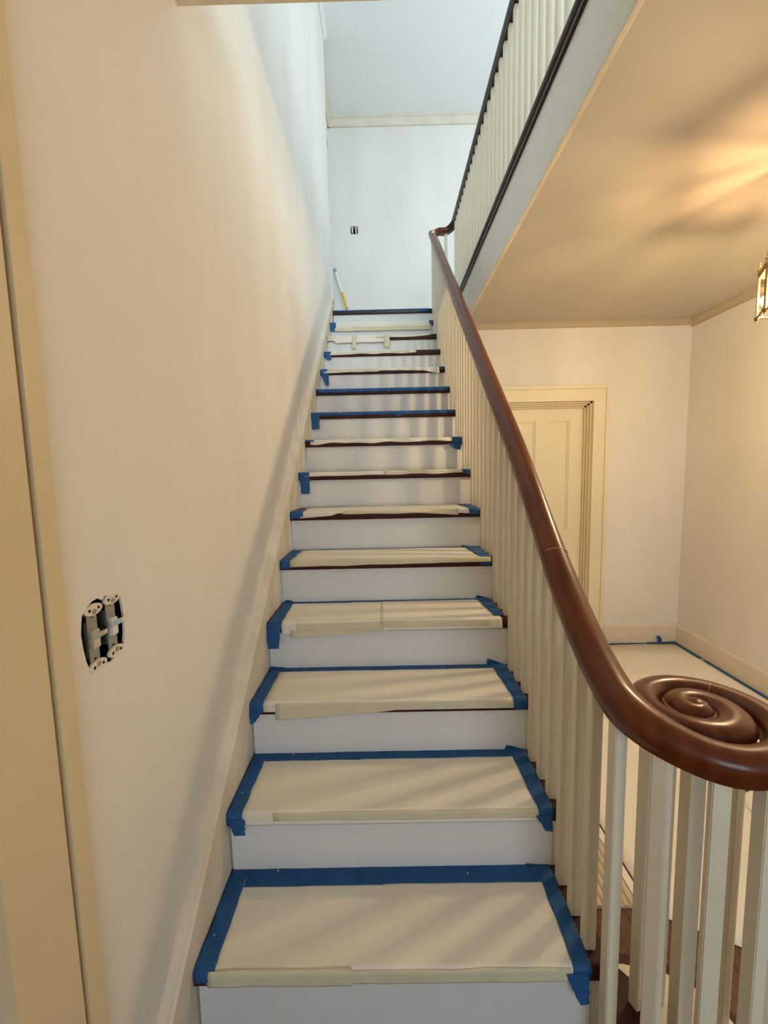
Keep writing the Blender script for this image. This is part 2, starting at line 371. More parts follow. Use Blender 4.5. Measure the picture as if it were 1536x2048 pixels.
# doorway casing and door on the left wall near the camera
d2 = root('door_2', (XL, -0.7, 0), 'cream door casing with a beaded edge beside the light switch', 'door')
def lcas(y0, y1, z0, z1, x1, name, bev=0.003):
    o = MB(); o.box(XL-0.001, y0, z0, x1, y1, z1); return o.build(name, 'casing', d2, bevel=bev)
for s in (0, 1):
    f = (lambda y: y) if s == 0 else (lambda y: -1.62-y)
    ys = sorted((f(-0.2535), f(-0.284))); lcas(ys[0], ys[1], 0, 2.20, XL+0.022, 'back_band', 0.002)
    ys = sorted((f(-0.2842), f(-0.2918))); lcas(ys[0], ys[1], 0, 2.16, XL+0.006, 'bead_groove', 0.001)
    ys = sorted((f(-0.2920), f(-0.388))); lcas(ys[0], ys[1], 0, 2.155, XL+0.021, 'casing', 0.002)
lcas(-1.3665, -0.2535, 2.17, 2.20, XL+0.026, 'back_band'); lcas(-1.321, -0.299, 2.06, 2.155, XL+0.020, 'casing')
o = MB(); o.box(XL-0.13, -0.405, 0, XL-0.001, -0.388, 2.06); o.box(XL-0.13, -1.232, 0, XL-0.001, -1.215, 2.06); o.box(XL-0.13, -1.22, 2.045, XL-0.001, -0.40, 2.06); o.build('jamb', 'casing', d2)
o = MB(); o.box(XL-0.10, -1.213, 0.006, XL-0.062, -0.407, 2.043); o.build('door_leaf', 'casing', d2)

# doorway casing at the end of the landing
d3 = root('door_3', (XRC, 3.8, ZU), 'white door casing in the recess beside the landing', 'door')
for (y0, y1, z0, z1) in ((3.40, 3.50, ZU, 5.17), (4.10, 4.20, ZU, 5.17), (3.50, 4.10, 5.07, 5.17)):
    o = MB(); o.box(XRC-0.001, y0, z0, XRC+0.020, y1, z1); o.build('casing', 'fascia', d3, bevel=0.003)
o = MB(); o.box(XRC-0.08, 3.502, ZU+0.005, XRC-0.05, 4.098, 5.068); o.build('door_leaf', 'fascia', d3)

def window(name, axis, a, u0, u1, v0, v1, label, sgn):
    r = root(name, (a, (u0+u1)/2, v0) if axis == 0 else ((u0+u1)/2, a, v0), label, 'window')
    def bar(p0, p1, q0, q1, d0, d1, nm, mt):
        o = MB()
        d0_, d1_ = sorted((a+sgn*d0, a+sgn*d1))
        if axis == 0: o.box(d0_, p0, q0, d1_, p1, q1)
        else: o.box(p0, d0_, q0, p1, d1_, q1)
        return o.build(nm, mt, r)
    t = 0.05
    bar(u0, u0+t, v0, v1, 0.03, 0.10, 'window_frame', 'fascia'); bar(u1-t, u1, v0, v1, 0.03, 0.10, 'window_frame', 'fascia')
    bar(u0+t, u1-t, v0, v0+t, 0.03, 0.10, 'window_frame', 'fascia'); bar(u0+t, u1-t, v1-t, v1, 0.03, 0.10, 'window_frame', 'fascia')
    um, vm = (u0+u1)/2, (v0+v1)/2
    bar(um-0.014, um+0.014, v0+t, v1-t, 0.05, 0.08, 'mullion', 'fascia')
    bar(u0+t, um-0.014, vm-0.014, vm+0.014, 0.05, 0.08, 'glazing_bar', 'fascia'); bar(um+0.014, u1-t, vm-0.014, vm+0.014, 0.05, 0.08, 'glazing_bar', 'fascia')
    for (p0, p1) in ((u0+t, um-0.014), (um+0.014, u1-t)):
        for (q0, q1) in ((v0+t, vm-0.014), (vm+0.014, v1-t)): bar(p0, p1, q0, q1, 0.063, 0.067, 'pane', 'glass')
    bar(u0-0.04, u1+0.04, v0-0.03, v0, -0.05, 0.03, 'window_sill', 'fascia')
window('window_1', 0, XUR, 1.55, 3.05, 3.72, 5.17, 'white sash window lighting the upper hall', 1)
window('window_3', 1, YB, 0.65, 2.65, 3.55, 5.15, 'wide white sash window at the front end of the upper hall', -1)
window('window_2', 1, YB, 0.70, 2.30, 0.80, 2.10, 'white sash window in the wall behind the camera', -1)

# ================================================================== STAIRCASE
st = thing('staircase', (0.45, 0, 0), 'straight flight of stairs with dark treads and white risers', 'staircase')
XT = 0.945                                 # tread's right end
def tread_profile(y0, y1, z0):
    r = NR; pts = []
    for i in range(6):
        a = math.pi/2 + math.pi/2*i/5
        pts.append((y0+r+r*math.cos(a), z0+NT-r+r*math.sin(a)))
    pts += [(y0, z0+0.004), (y0+0.002, z0+0.001), (y0+0.005, z0)]
    return pts + [(y1, z0), (y1, z0+NT)]
def tread_y(k): return (k-1)*G
for k in range(1, 15):
    o = MB(); o.extrude(tread_profile(tread_y(k), tread_y(k)+G+0.030, (k+1)*R), 0, 0.001, XT)
    o.build('tread', 'tread', st, smooth=SM)
o = MB(); o.extrude(tread_profile(tread_y(15), tread_y(15)+0.075, ZL), 0, 0.001, XN+0.06); o.build('landing_nosing', 'rail_dark', st, smooth=SM)
for k in range(1, 16):
    y = tread_y(k)+OV
    o = MB(); o.box(0.0055, y, k*R+(NT if k > 0 else 0), 0.905, y+0.016, (k+1)*R); o.build('riser', 'riser', st)
    # end of the riser mitred against the cut outer string
    o = MB(); o.box(0.9062, y+0.001, k*R+NT, 0.925, y+0.017, (k+1)*R); o.build('riser_end', 'bal', st)
# bottom curtail step, swept round under the handrail scroll
CX, CY = 1.077, -0.031
def curtail_outline(off):
    pts = [(0.001, -G-off+0.0), (CX, -G-off)]
    r = (CY+G)+off
    for i in range(1, 17):
        a = -math.pi/2 + math.pi*1.0*i/16
        pts.append((CX+(r)*math.cos(a), CY+r*math.sin(a)))
    pts += [(XT-0.01, CY+r), (XT-0.01, 0.03), (0.001, 0.03)]
    return pts
o = MB(); o.extrude(curtail_outline(0.0), 2, R, R+NT); o.build('tread', 'tread', st, bevel=0.0)
o = MB(); o.extrude(curtail_outline(-0.030), 2, 0.0, R); o.build('riser', 'riser', st)
# wall string (skirting) with cap moulding along the plaster
def line_z(y): return 2*R + y*R/G
o = MB()
ys0, ys1 = -0.245, 3.20
low = [(ys0, 0.0), (ys0, line_z(ys0)+0.128)] + [(ys1, line_z(ys1)+0.128), (YE, line_z(ys1)+0.128), (YE, ZL-0.3), (0.6, 0.0)]
o.extrude(low, 0, XL, 0.0); o.build('wall_string', 'skirt', st)
def cap_ring(y, z):
    return [(XL, y, z-0.004), (0.006, y, z-0.004), (0.006, y, z+0.007), (0.000, y, z+0.011), (-0.004, y, z+0.020), (-0.011, y, z+0.026), (XL, y, z+0.030)]
pts = []
for i in range(40):
    y = ys0 + (YE-0.002-ys0)*i/39
    z = line_z(min(y, ys1))+0.128
    wob = 0.0016*noise.noise((y*7, 3.1, 0))
    pts.append([(p[0]+(wob if p[0] > XL+0.001 else 0), p[1], p[2]+wob) for p in cap_ring(y, z)])
o = MB(); o.sweep(None, pts); o.build('string_cap', 'skirt', st)
# cut outer string and spandrel panelling below it
prof = [(0.03, 0.0)]
for k in range(1, 16):
    y = tread_y(k)+OV+0.016
    prof += [(y, k*R+(0 if k == 1 else 0.0)), (y, (k+1)*R)]
prof += [(14*G+0.2, 16*R), (14*G+0.2, ZL-0.3), (2.70, 2.0), (D+0.02, 0.0)]
o = MB(); o.extrude(prof, 0, 0.905, 0.925); o.build('outer_string', 'bal', st)

# ------------------------------------------------------------------ handrail, balusters
ball = thing('stair_balustrade', (0.915, 0.0, 2*R), 'mahogany handrail with scroll end on cream square balusters beside the stairs', 'balustrade')
XRAIL = 0.917
RO = 0.70                                   # rail centre above nosing line
def r_out(t): return 0.187-0.000203*(t-180)
def hw_at(t):                               # half width of the moulded rail along the scroll
    if t < 240: return 0.0380-0.008*sstep(180, 240, t)
    if t < 560: return 0.0300
    return 0.0300 + 0.004*math.sin(min(1.0, (t-560)/120)*math.pi/2) - 0.010*max(0.0, (t-680)/320)
ZV = 1.020
def sstep(a, b, x):
    t = min(1.0, max(0.0, (x-a)/(b-a))); return t*t*(3-2*t)
def rail_z(y): return line_z(y)+RO-0.050*(1-sstep(0.12, 0.70, y))
path = []                                   # (point, half width, half height)
y = 3.02
# straight run from the top down to the scroll, easing to level just above it
def eased(y):
    z = rail_z(y)
    k = 0.058*(1-sstep(0.15, 0.60, y))
    return ZV + 0.5*((z-ZV)+math.sqrt((z-ZV)**2+k*k*4))
n = 60
for i in range(n+1):
    yy = 2.93 + (CY-2.93)*i/n
    wd = 0.033+0.005*(1-sstep(0.10, 0.45, yy)); path.append((Vector((XRAIL-0.6*(wd-0.033), yy, eased(yy))), wd, 0.033+0.6*(wd-0.033)))
rc0 = CX-XRAIL+0.003
for t in range(186, 1010, 6):
    hw = hw_at(t); rr = r_out(t)-0.030 + (XRAIL*0)
    if t > 560: rr = max(0.004, (r_out(560)-0.030) - (r_out(560)-0.030-0.010)*((t-560)/440)**0.92)
    else:
        b = max(0.0, 1-(t-180)/40.0); rr = rr*(1-b)+rc0*b
    a = math.radians(t)
    s = (t-180)*math.pi/180*rc0
    z = ZV + (eased(CY-s)-ZV)*(1-sstep(192, 268, t))
    if t > 560: z = ZV+0.004*math.sin(min(1, (t-560)/300)*math.pi/2)
    path.append((Vector((CX+rr*math.cos(a), CY+rr*math.sin(a), z)), hw, 0.031+0.005*(1-sstep(180, 240, t))))
PROF = []
def rail_section(hw, hh):
    # rounded handrail section: wide round top, narrower flat foot
    pts = []
    for i in range(13):
        a = math.pi*(-0.10) + math.pi*1.20*i/12
        pts.append((hw*math.cos(a)*1.0, hh*0.15+hh*0.85*math.sin(a)))
    pts += [(-hw*0.86, -hh*0.55), (-hw*0.66, -hh*0.72), (-hw*0.62, -hh), (hw*0.62, -hh), (hw*0.66, -hh*0.72), (hw*0.86, -hh*0.55)]
    return pts
def rail_mesh(path, name, material, parent):
    rings = []
    for i, (p, hw, hh) in enumerate(path):
        d = (path[min(i+1, len(path)-1)][0]-path[max(i-1, 0)][0]).normalized()
        side = Vector((d.y, -d.x, 0)).normalized(); upv = side.cross(d).normalized()
        if upv.z < 0: upv = -upv
        rings.append([p+side*x+upv*z for x, z in rail_section(hw, hh)])
    o = MB(); o.sweep(None, rings); return o.build(name, material, parent, smooth=math.radians(50))
hr = rail_mesh(path, 'handrail', 'rail', ball)
# pale glue line where the scroll fitting joins the straight rail
jy = 0.30; jp = [(Vector((XRAIL, jy+0.0012, eased(jy+0.0012))), 0.0358, 0.0352), (Vector((XRAIL, jy-0.0012, eased(jy-0.0012))), 0.0358, 0.0352)]
rail_mesh(jp, 'rail_joint', 'joint', hr)
def scroll_pt(t):
    rr = r_out(t)-0.030; a = math.radians(t); return Vector((CX+rr*math.cos(a), CY+rr*math.sin(a), ZV))
for tj in (402,): rail_mesh([(scroll_pt(tj-0.35), 0.0303, 0.0313), (scroll_pt(tj+0.35), 0.0303, 0.0313)], 'rail_joint', 'joint', hr)
# solid core between the turns, so that only shallow grooves show
o = MB(); o.lathe([(0.0, -0.028), (0.062, -0.028), (0.064, 0.012), (0.058, 0.020), (0.0, 0.021)], (CX, CY, ZV), 32); o.build('scroll_core', 'rail', hr, smooth=SM)
# eye of the scroll
o = MB(); o.lathe([(0.0, -0.03), (0.020, -0.028), (0.021, 0.022), (0.017, 0.032), (0.008, 0.0365), (0.0, 0.037)], (CX, CY, ZV), 20); o.build('scroll_eye', 'rail', hr, smooth=SM)

BW, BD = 0.0125, 0.0135                     # half sizes of a baluster
bm_ = MB()
bm_.box(-BW, -BD, 0, BW, BD, 1.0)
bal_proto = None
bal_mesh = None
def baluster(parent, x, y, z0, z1, rz=0.0, name='baluster'):
    global bal_mesh
    if bal_mesh is None:
        me = bpy.data.meshes.new('baluster'); b = bmesh.new(); t = bmesh.new()
        me.from_pydata([Vector(v) for v in bm_.v], [], bm_.f); b.from_mesh(me)
        bmesh.ops.recalc_face_normals(b, faces=b.faces)
        bmesh.ops.bevel(b, geom=[e for e in b.edges if abs(e.verts[0].co.z-e.verts[1].co.z) > 0.5], offset=0.0018, segments=2, affect='EDGES')
        b.to_mesh(me); b.free(); t.free(); me.materials.append(M['bal']); bal_mesh = me
    o = bpy.data.objects.new(name, bal_mesh); col.objects.link(o); o.parent = parent
    o.location = Vector((x, y, z0)) - Vector(parent.location); o.scale = (1, 1, z1-z0); o.rotation_euler = (0, 0, rz)
    return o
for k in range(1, 15):
    for i in range(3):
        yb = tread_y(k)+0.045+i*G/3
        if yb > 2.96: continue
        top = eased(yb)-0.022 if k == 1 else rail_z(yb)-0.022
        baluster(ball, 0.912+random.uniform(-.001, .001), yb+random.uniform(-.002, .002), (k+1)*R+NT, top)
for i in range(10):
    t = 183+32*i; a = math.radians(t); rr = r_out(t)-0.030
    if t < 220: b = max(0.0, 1-(t-180)/40.0); rr = rr*(1-b)+rc0*b
    s = (t-180)*math.pi/180*rc0
    baluster(ball, CX+rr*math.cos(a), CY+rr*math.sin(a), R+NT, ZV + (eased(CY-s)-ZV)*(1-sstep(192, 268, t))-0.022, a)
o = MB(); o.box(CX-0.016, CY-0.016, R+NT, CX+0.016, CY+0.016, 0.995); o.build('newel_post', 'bal', ball, bevel=0.002)

# upper balustrade round the stairwell, its rail running on from the stair rail in a U-turn
ub = thing('landing_balustrade', (1.125, 1.8, ZU), 'dark rail and cream balusters along the open edge of the upper landing', 'balustrade')
XB = 1.130; ZRU = 3.745
pathu = []
for i in range(14):                         # rising end of the stair rail, then the turn
    yy = 2.93 + 0.20*i/13
    z0 = rail_z(yy); z = ZRU-0.5*((ZRU-z0)+math.sqrt((ZRU-z0)**2+0.05**2))
    pathu.append((Vector((XRAIL, yy, max(z, eased(2.93) if i == 0 else z))), 0.030, 0.031))
pathu[0] = (Vector((XRAIL, 2.93, rail_z(2.93))), 0.030, 0.031)
zs = pathu[-1][0].z
rt_ = 0.075; yc = 3.13
cx1, cx2 = XRAIL+rt_, XB-rt_
for i in range(1, 9):
    a = math.pi - math.pi/2*i/8
    pathu.append((Vector((cx1+rt_*math.cos(a), yc+rt_*math.sin(a), zs+(ZRU-zs)*i/16)), 0.030, 0.031))
for i in range(0, 9):
    a = math.pi/2 - math.pi/2*i/8
    pathu.append((Vector((cx2+rt_*math.cos(a), yc+rt_*math.sin(a), zs+(ZRU-zs)*(8+i)/16)), 0.030, 0.031))
for i in range(1, 25): pathu.append((Vector((XB, yc+(YH-0.10-yc)*i/24, ZRU)), 0.030, 0.031))
rail_mesh(pathu[:24], 'rail_turn', 'rail', ub)
rail_mesh(pathu[22:], 'handrail', 'rail_dark', ub)
# dark nosing under the balusters
o = MB(); r = NT/2
prof = [(XN+r+r*math.cos(math.pi/2+math.pi*i/8), ZL+r+r*math.sin(math.pi/2+math.pi*i/8)) for i in range(9)] + [(XN+0.075, ZL), (XN+0.075, ZU)]
o.extrude(prof, 1, YH-0.03, tread_y(15)+0.02); o.build('edge_nosing', 'rail_dark', ub, smooth=SM)
o = MB(); o.box(XN+0.010, YH, ZL-0.016, XF, D+0.4, ZL); o.build('cove_strip', 'rail_dark', ub)
yb = yc-0.02
while yb > YH-0.04:
    baluster(ub, XB, yb, ZU, ZRU-0.026); yb -= 0.0860
for (x, y) in ((0.917, 3.03), (0.926, 3.135), (0.985, yc+rt_), (1.055, yc+rt_)): baluster(ub, x, y, ZL+NT if y > 3.1 else 15*R+NT, (ZRU if x > 1 else zs)-0.03)

# ================================================================== PAPER AND TAPE ON THE TREADS
def path_pt(k, s, t):
    # walks over tread k: s<0 on top (distance behind the rounded front), then round the nosing and straight down. t = lift
    y0 = tread_y(k); zt = (k+1)*R+NT; r = NR
    if s <= 0: return (y0+r-s, zt+t)
    q = math.pi/2*r
    if s <= q:
        a = math.pi/2 + s/r
        return (y0+r+(r+t)*math.cos(a), zt-r+(r+t)*math.sin(a))
    return (y0-t, zt-r-(s-q))
def sheet(k, u0, u1, s0, s1, name, material, parent, t=0.0012, nu=24, ns=16, rag_u=0.0, rag_s=0.0, seed=0, curl=0.0, ripple=0.0, hang_fn=None, flare=0.0):
    mb = MB(); grid = []
    for j in range(ns+1):
        for i in range(nu+1):
            fu, fs = i/nu, j/ns
            ua = (u0(fs) if callable(u0) else u0) + rag_u*noise.noise((seed+3.3, fs*6, 1)); ub_ = (u1(fs) if callable(u1) else u1)+rag_u*noise.noise((seed+9.1, fs*6, 2))
            u = ua+(ub_-ua)*fu
            sa = (s0(u) if callable(s0) else s0) + rag_s*noise.noise((seed+5.7, u*9, 3)); sb = (s1(u) if callable(s1) else s1)+rag_s*noise.noise((seed+1.9, u*9, 4))
            s = sa+(sb-sa)*fs
            lift = t + ripple*(0.5+0.5*noise.noise((u*14+seed, s*18, seed)))
            yy, zz = path_pt(k, s, lift)
            q = math.pi/2*NR
            if s > q and flare: yy -= flare*(s-q)*(0.6+0.6*noise.noise((u*6, seed, 2)))
            if curl and s < -0.19: zz += curl*(-0.19-s)*(1+noise.noise((u*20, seed, 5)))
            grid.append((u, yy, zz))
    fs_ = [(j*(nu+1)+i, j*(nu+1)+i+1, (j+1)*(nu+1)+i+1, (j+1)*(nu+1)+i) for j in range(ns) for i in range(nu)]
    mb.add(grid, fs_)
    return mb.build(name, material, parent, smooth=math.radians(60), solid=0.0006)
Q = math.pi/2*NR+0.009                            # arc length of the nosing's upper quarter (0.0236)
def hang(m): return Q+m                       # s value for a flap hanging m below mid-nosing
BACK = -(G+OV-0.0005-NR)                       # s at the riser behind
cover_labels = {
 1: 'wide paper sheet taped on the lowest fully visible tread with masking-taped front',
 2: 'taped paper sheet on the second covered tread with blue corner flap over the riser',
 3: 'taped paper sheet on the third covered tread, masking tape drooping over its riser',
 4: 'paper sheet with a middle seam and long blue flap hanging at the wall',
 5: 'paper on the fifth tread with narrow blue border and masking-taped front edge',
 6: 'paper sagging in a wave over a dark nosing held by blue corners',
 7: 'folded paper edge over the seventh nosing with square blue flap at the wall',
 8: 'ragged paper edge over the eighth nosing with blue flap at the baluster end',
 9: 'blue tape along a whole nosing with a flap hanging at the wall',
 10: 'plain blue tape strip along a whole nosing without any flap',
 11: 'paper edge lifting off a dark nosing in a long curve below the upper steps',
 12: 'paper edge covering two thirds of a nosing, dark wood bare at the end',
 13: 'rolled paper patched with masking tape on the left half of a nosing',
 14: 'paper hanging over the whole top tread nosing with masking tape bands',
 15: 'blue tape strip along the dark landing edge at the stair head'}
def cover(k): return thing('tread_cover', (0.45, tread_y(k)+0.1, (k+1)*R+NT), cover_labels[k], 'tread cover', 'paper and tape covers on the stair treads')
def blue(k, u0, u1, s0, s1, c, mt='blue', t=0.0022, **kw): return sheet(k, u0, u1, s0, s1, 'blue_tape', mt, c, t=t, **{**dict(nu=8, ns=40, rag_u=0.004, rag_s=0.003, ripple=0.0012), **kw})
def mask(k, u0, u1, s0, s1, c, t=0.0020, **kw): return sheet(k, u0, u1, s0, s1, 'masking_tape', 'masking', c, t=t, **{**dict(nu=30, ns=8, rag_s=0.003, rag_u=0.0015, ripple=0.0014), **kw})
def paper(k, u0, u1, s0, s1, c, **kw): return sheet(k, u0, u1, s0, s1, 'paper_sheet', 'paper', c, **{**dict(nu=28, ns=64, ripple=0.0012), **kw})
def lin(a, b): return lambda f: a+(b-a)*f

c = cover(1)
paper(1, 0.03, 0.872, BACK+0.02, hang(0.012), c, seed=1)
blue(1, 0.003, 0.050, BACK, hang(0.006), c, seed=2, ns=64)
blue(1, 0.050, 0.43, BACK-0.0, BACK+0.050, c, t=0.0024, nu=20, seed=3)
blue(1, 0.36, 0.885, BACK-0.004, BACK+0.048, c, t=0.0030, nu=20, seed=4)
blue(1, lin(0.858, 0.858), lin(0.8985, 0.8985), BACK-0.006, 0.020, c, t=0.0034, seed=5, ns=64)
blue(1, lin(0.842, 0.868), lin(0.893, 0.888), 0.018, hang(0.058), c, t=0.0036, seed=6, flare=0.3)
mask(1, 0.036, 0.36, 0.007, hang(0.014), c, seed=7, t=0.0052); mask(1, 0.30, 0.852, 0.009, hang(0.014), c, t=0.0026, seed=8)
c = cover(2)
paper(2, 0.032, 0.868, BACK+0.02, hang(0.016), c, seed=11)
blue(2, 0.003, 0.046, BACK, hang(0.006), c, seed=12, ns=64)
blue(2, lin(0.004, 0.024), 0.052, 0.022, hang(0.040), c, t=0.0030, seed=13, flare=0.2)
blue(2, 0.046, 0.36, BACK, BACK+0.036, c, nu=20, seed=14); blue(2, 0.28, 0.885, BACK-0.006, BACK+0.034, c, t=0.0030, nu=20, seed=15)
blue(2, lin(0.850, 0.858), lin(0.8985, 0.8985), BACK-0.012, hang(0.006), c, t=0.0034, seed=16, ns=64)
blue(2, lin(0.850, 0.875), 0.895, hang(0.0), hang(0.036), c, t=0.0036, seed=17, flare=0.25)
mask(2, 0.13, 0.872, 0.007, hang(0.004), c, seed=18)
c = cover(3)
paper(3, 0.042, 0.868, BACK+0.02, hang(0.010), c, seed=21)
blue(3, 0.003, 0.046, BACK, hang(0.010), c, seed=22, ns=64); blue(3, lin(0.0, 0.004), lin(0.042, 0.012), hang(0.008), hang(0.048), c, t=0.003, seed=23, flare=0.1)
blue(3, 0.002, 0.05, BACK-0.008, BACK+0.01, c, t=0.0032, seed=24)
blue(3, 0.046, 0.885, BACK, BACK+0.030, c, nu=26, seed=25)
blue(3, lin(0.842, 0.862), lin(0.8985, 0.8985), BACK-0.022, hang(0.016), c, t=0.0034, seed=26, ns=64)
mask(3, 0.085, 0.850, 0.009, lambda u: hang(0.030-0.030*min(1, max(0, (u-0.15)/0.4))+0.004), c, seed=27, flare=0.15)
c = cover(4)
paper(4, lin(0.040, 0.058), 0.435, BACK+0.015, lambda u: hang(0.026-0.012*u), c, seed=31, flare=0.10); paper(4, 0.428, lin(0.868, 0.885), BACK+0.012, lambda u: hang(0.016), c, t=0.0018, seed=32, flare=0.15)
blue(4, lin(0.006, 0.010), lin(0.052, 0.058), BACK-0.004, 0.012, c, seed=33, ns=56); blue(4, lin(-0.0, 0.006), lin(0.055, 0.046), 0.010, hang(0.078), c, t=0.003, seed=34, flare=0.12)
blue(4, 0.05, 0.30, BACK-0.002, BACK+0.022, c, nu=16, seed=35); blue(4, 0.22, 0.86, BACK-0.008, BACK+0.016, c, t=0.0028, nu=20, seed=36)
blue(4, lin(0.835, 0.858), lin(0.890, 0.8985), BACK-0.026, -0.012, c, t=0.0036, seed=37, ns=56, ripple=0.004)
mask(4, 0.115, 0.44, 0.010, hang(0.012), c, t=0.0026, seed=38, flare=0.1); mask(4, 0.43, 0.84, 0.008, hang(0.006), c, t=0.003, seed=39, flare=0.15)
sheet(4, 0.09, 0.60, hang(0.010), lambda u: hang(0.036-0.03*max(0, (u-0.2)/0.4)), 'masking_tape', 'masking', c, t=0.0012, nu=24, ns=6, seed=40, flare=0.2)
c = cover(5)
paper(5, 0.045, 0.855, BACK+0.012, 0.012, c, seed=41)
blue(5, 0.002, 0.05, BACK, hang(0.014), c, seed=42, ns=56); blue(5, 0.05, 0.86, BACK-0.003, BACK+0.012, c, nu=24, seed=43)
blue(5, lin(0.825, 0.852), 0.8985, BACK-0.012, 0.006, c, t=0.003, seed=44, ns=56, ripple=0.003, mt='blue_dust'); blue(5, 0.855, 0.8985, 0.004, hang(0.012), c, t=0.0026, seed=45)
mask(5, 0.046, 0.898, 0.002, lambda u: hang(0.006-0.008*u), c, t=0.0036, seed=46, flare=0.1)
c = cover(6)
paper(6, 0.05, 0.87, BACK+0.02, lambda u: hang(0.002-0.018*math.sin(min(1, max(0, (u-0.05)/0.8))*math.pi)+(0.008 if u < 0.2 else 0)), c, seed=51, flare=0.2)
blue(6, 0.002, 0.062, -0.1, hang(0.012), c, seed=52); blue(6, 0.04, 0.25, BACK-0.004, BACK+0.01, c, nu=12, seed=53)
blue(6, lin(0.83, 0.852), 0.8985, BACK-0.012, hang(0.008), c, t=0.003, seed=54)
mask(6, 0.25, 0.80, 0.002, lambda u: 0.020+0.012*max(0, (u-0.6)/0.2), c, seed=55)
c = cover(7)
paper(7, 0.035, 0.868, -0.2, lambda u: hang(0.001-0.004*u), c, seed=61, rag_s=0.005, flare=0.2); blue(7, 0.002, 0.058, -0.1, hang(0.012), c, seed=62)
blue(7, lin(0.008, 0.014), lin(0.060, 0.058), hang(0.010), hang(0.092), c, t=0.003, seed=63, flare=0.05); blue(7, 0.862, 0.8985, -0.1, hang(0.004), c, seed=64); mask(7, 0.45, 0.86, 0.006, hang(-0.004), c, seed=65)
c = cover(8)
paper(8, 0.03, 0.845, -0.2, lambda u: hang(0.003-0.003*u+0.004*noise.noise((u*8, 1, 4))), c, seed=71, rag_s=0.008, flare=0.35); blue(8, -0.0, 0.05, -0.1, 0.014, c, seed=72)
blue(8, 0.848, 0.900, -0.1, hang(0.016), c, seed=73); blue(8, lin(0.820, 0.865), lin(0.896, 0.892), hang(0.014), hang(0.052), c, t=0.003, seed=74, flare=0.3)
c = cover(9)
blue(9, 0.001, 0.8985, -0.15, hang(0.000), c, nu=30, seed=81); blue(9, 0.006, 0.052, hang(-0.004), hang(0.084), c, t=0.003, seed=82, flare=0.05); blue(9, lin(0.52, 0.54), lin(0.565, 0.548), hang(-0.002), hang(0.018), c, t=0.003, seed=83)
c = cover(10)
blue(10, 0.001, 0.8985, -0.15, hang(0.004), c, nu=30, seed=91)
c = cover(11)
paper(11, 0.03, 0.862, -0.2, lambda u: hang(0.010-0.010*math.sin(min(1, max(0, (u-0.10)/0.75))*math.pi)+0.02*max(0, (u-0.75)/0.11)), c, seed=101, flare=0.25); blue(11, 0.004, 0.052, -0.1, hang(0.020), c, seed=102, mt='blue_dust')
blue(11, lin(0.006, 0.040), 0.062, hang(0.012), hang(0.096), c, t=0.003, seed=103, flare=0.1); blue(11, lin(0.846, 0.868), 0.900, -0.1, hang(-0.002), c, t=0.003, seed=104)
mask(11, 0.03, 0.42, 0.010, hang(0.006), c, seed=105)
c = cover(12)
paper(12, 0.045, 0.715, -0.2, lambda u: hang(0.012-0.008*min(1, u/0.3)), c, seed=111, rag_s=0.006, flare=0.3); blue(12, 0.003, 0.055, -0.1, hang(0.014), c, seed=112); blue(12, lin(0.006, 0.022), 0.058, hang(0.010), hang(0.044), c, t=0.003, seed=113)
blue(12, 0.868, 0.8985, -0.1, hang(-0.006), c, seed=114); mask(12, 0.10, 0.68, 0.012, hang(0.002), c, seed=115); paper(12, 0.70, 0.90, -0.2, 0.006, c, seed=116)
c = cover(13)
paper(13, 0.002, 0.50, -0.2, lambda u: hang(0.026+(0.012 if u > 0.06 else -0.006)), c, seed=121, rag_s=0.006, flare=0.2); paper(13, 0.46, 0.875, -0.2, lambda u: hang(0.000-0.008*max(0, (u-0.7)/0.1)), c, seed=122, rag_s=0.003)
mask(13, 0.205, 0.240, 0.0, hang(0.085), c, nu=6, t=0.011, ns=30, seed=123); mask(13, 0.470, 0.515, 0.0, hang(0.080), c, nu=6, seed=124, t=0.011, ns=30); mask(13, 0.40, 0.50, 0.014, hang(0.030), c, nu=8, t=0.0045, seed=125)
blue(13, 0.845, 0.8985, -0.1, 0.012, c, seed=126); mask(13, 0.004, 0.05, -0.02, hang(0.018), c, nu=6, t=0.003, seed=127)
c = cover(14)
paper(14, 0.03, 0.885, -0.2, hang(0.050), c, seed=131); mask(14, 0.20, 0.885, hang(0.024), hang(0.058), c, seed=132, t=0.004); mask(14, 0.04, 0.27, hang(0.030), hang(0.058), c, t=0.005, seed=133); mask(14, 0.215, 0.265, hang(0.016), hang(0.056), c, nu=6, t=0.007, seed=134)
blue(14, 0.001, 0.050, -0.1, hang(0.056), c, t=0.003, seed=135); blue(14, lin(0.855, 0.868), 0.8985, -0.1, hang(0.010), c, t=0.003, seed=136)
c = cover(15)
blue(15, 0.002, 0.90, -0.05, 0.016, c, nu=24, seed=141, mt='blue_dust'); blue(15, lin(0.79, 0.80), lin(0.895, 0.87), 0.014, hang(0.008), c, t=0.003, seed=142)
def flap(c, k, u0, u1, h, lean=0.0):
    # loose end of tape standing up against the riser behind tread k
    y = tread_y(k)+G+OV-0.0015; z = (k+1)*R+NT; o = MB()
    o.add([(u0, y-0.010, z+0.003), (u1, y-0.010, z+0.003), (u1, y-0.001, z+0.005), (u0, y-0.001, z+0.005), (u0+lean+0.1*(u1-u0), y-0.0025, z+h), (u0+lean+0.55*(u1-u0), y-0.002, z+0.7*h)],
          [(0, 1, 2, 3), (3, 2, 5, 4)]); o.build('blue_tape', 'blue', c, solid=0.0006)
cov = {round(o_.location.z*1000): o_ for o_ in col.objects if o_.name.startswith('tread_cover')}
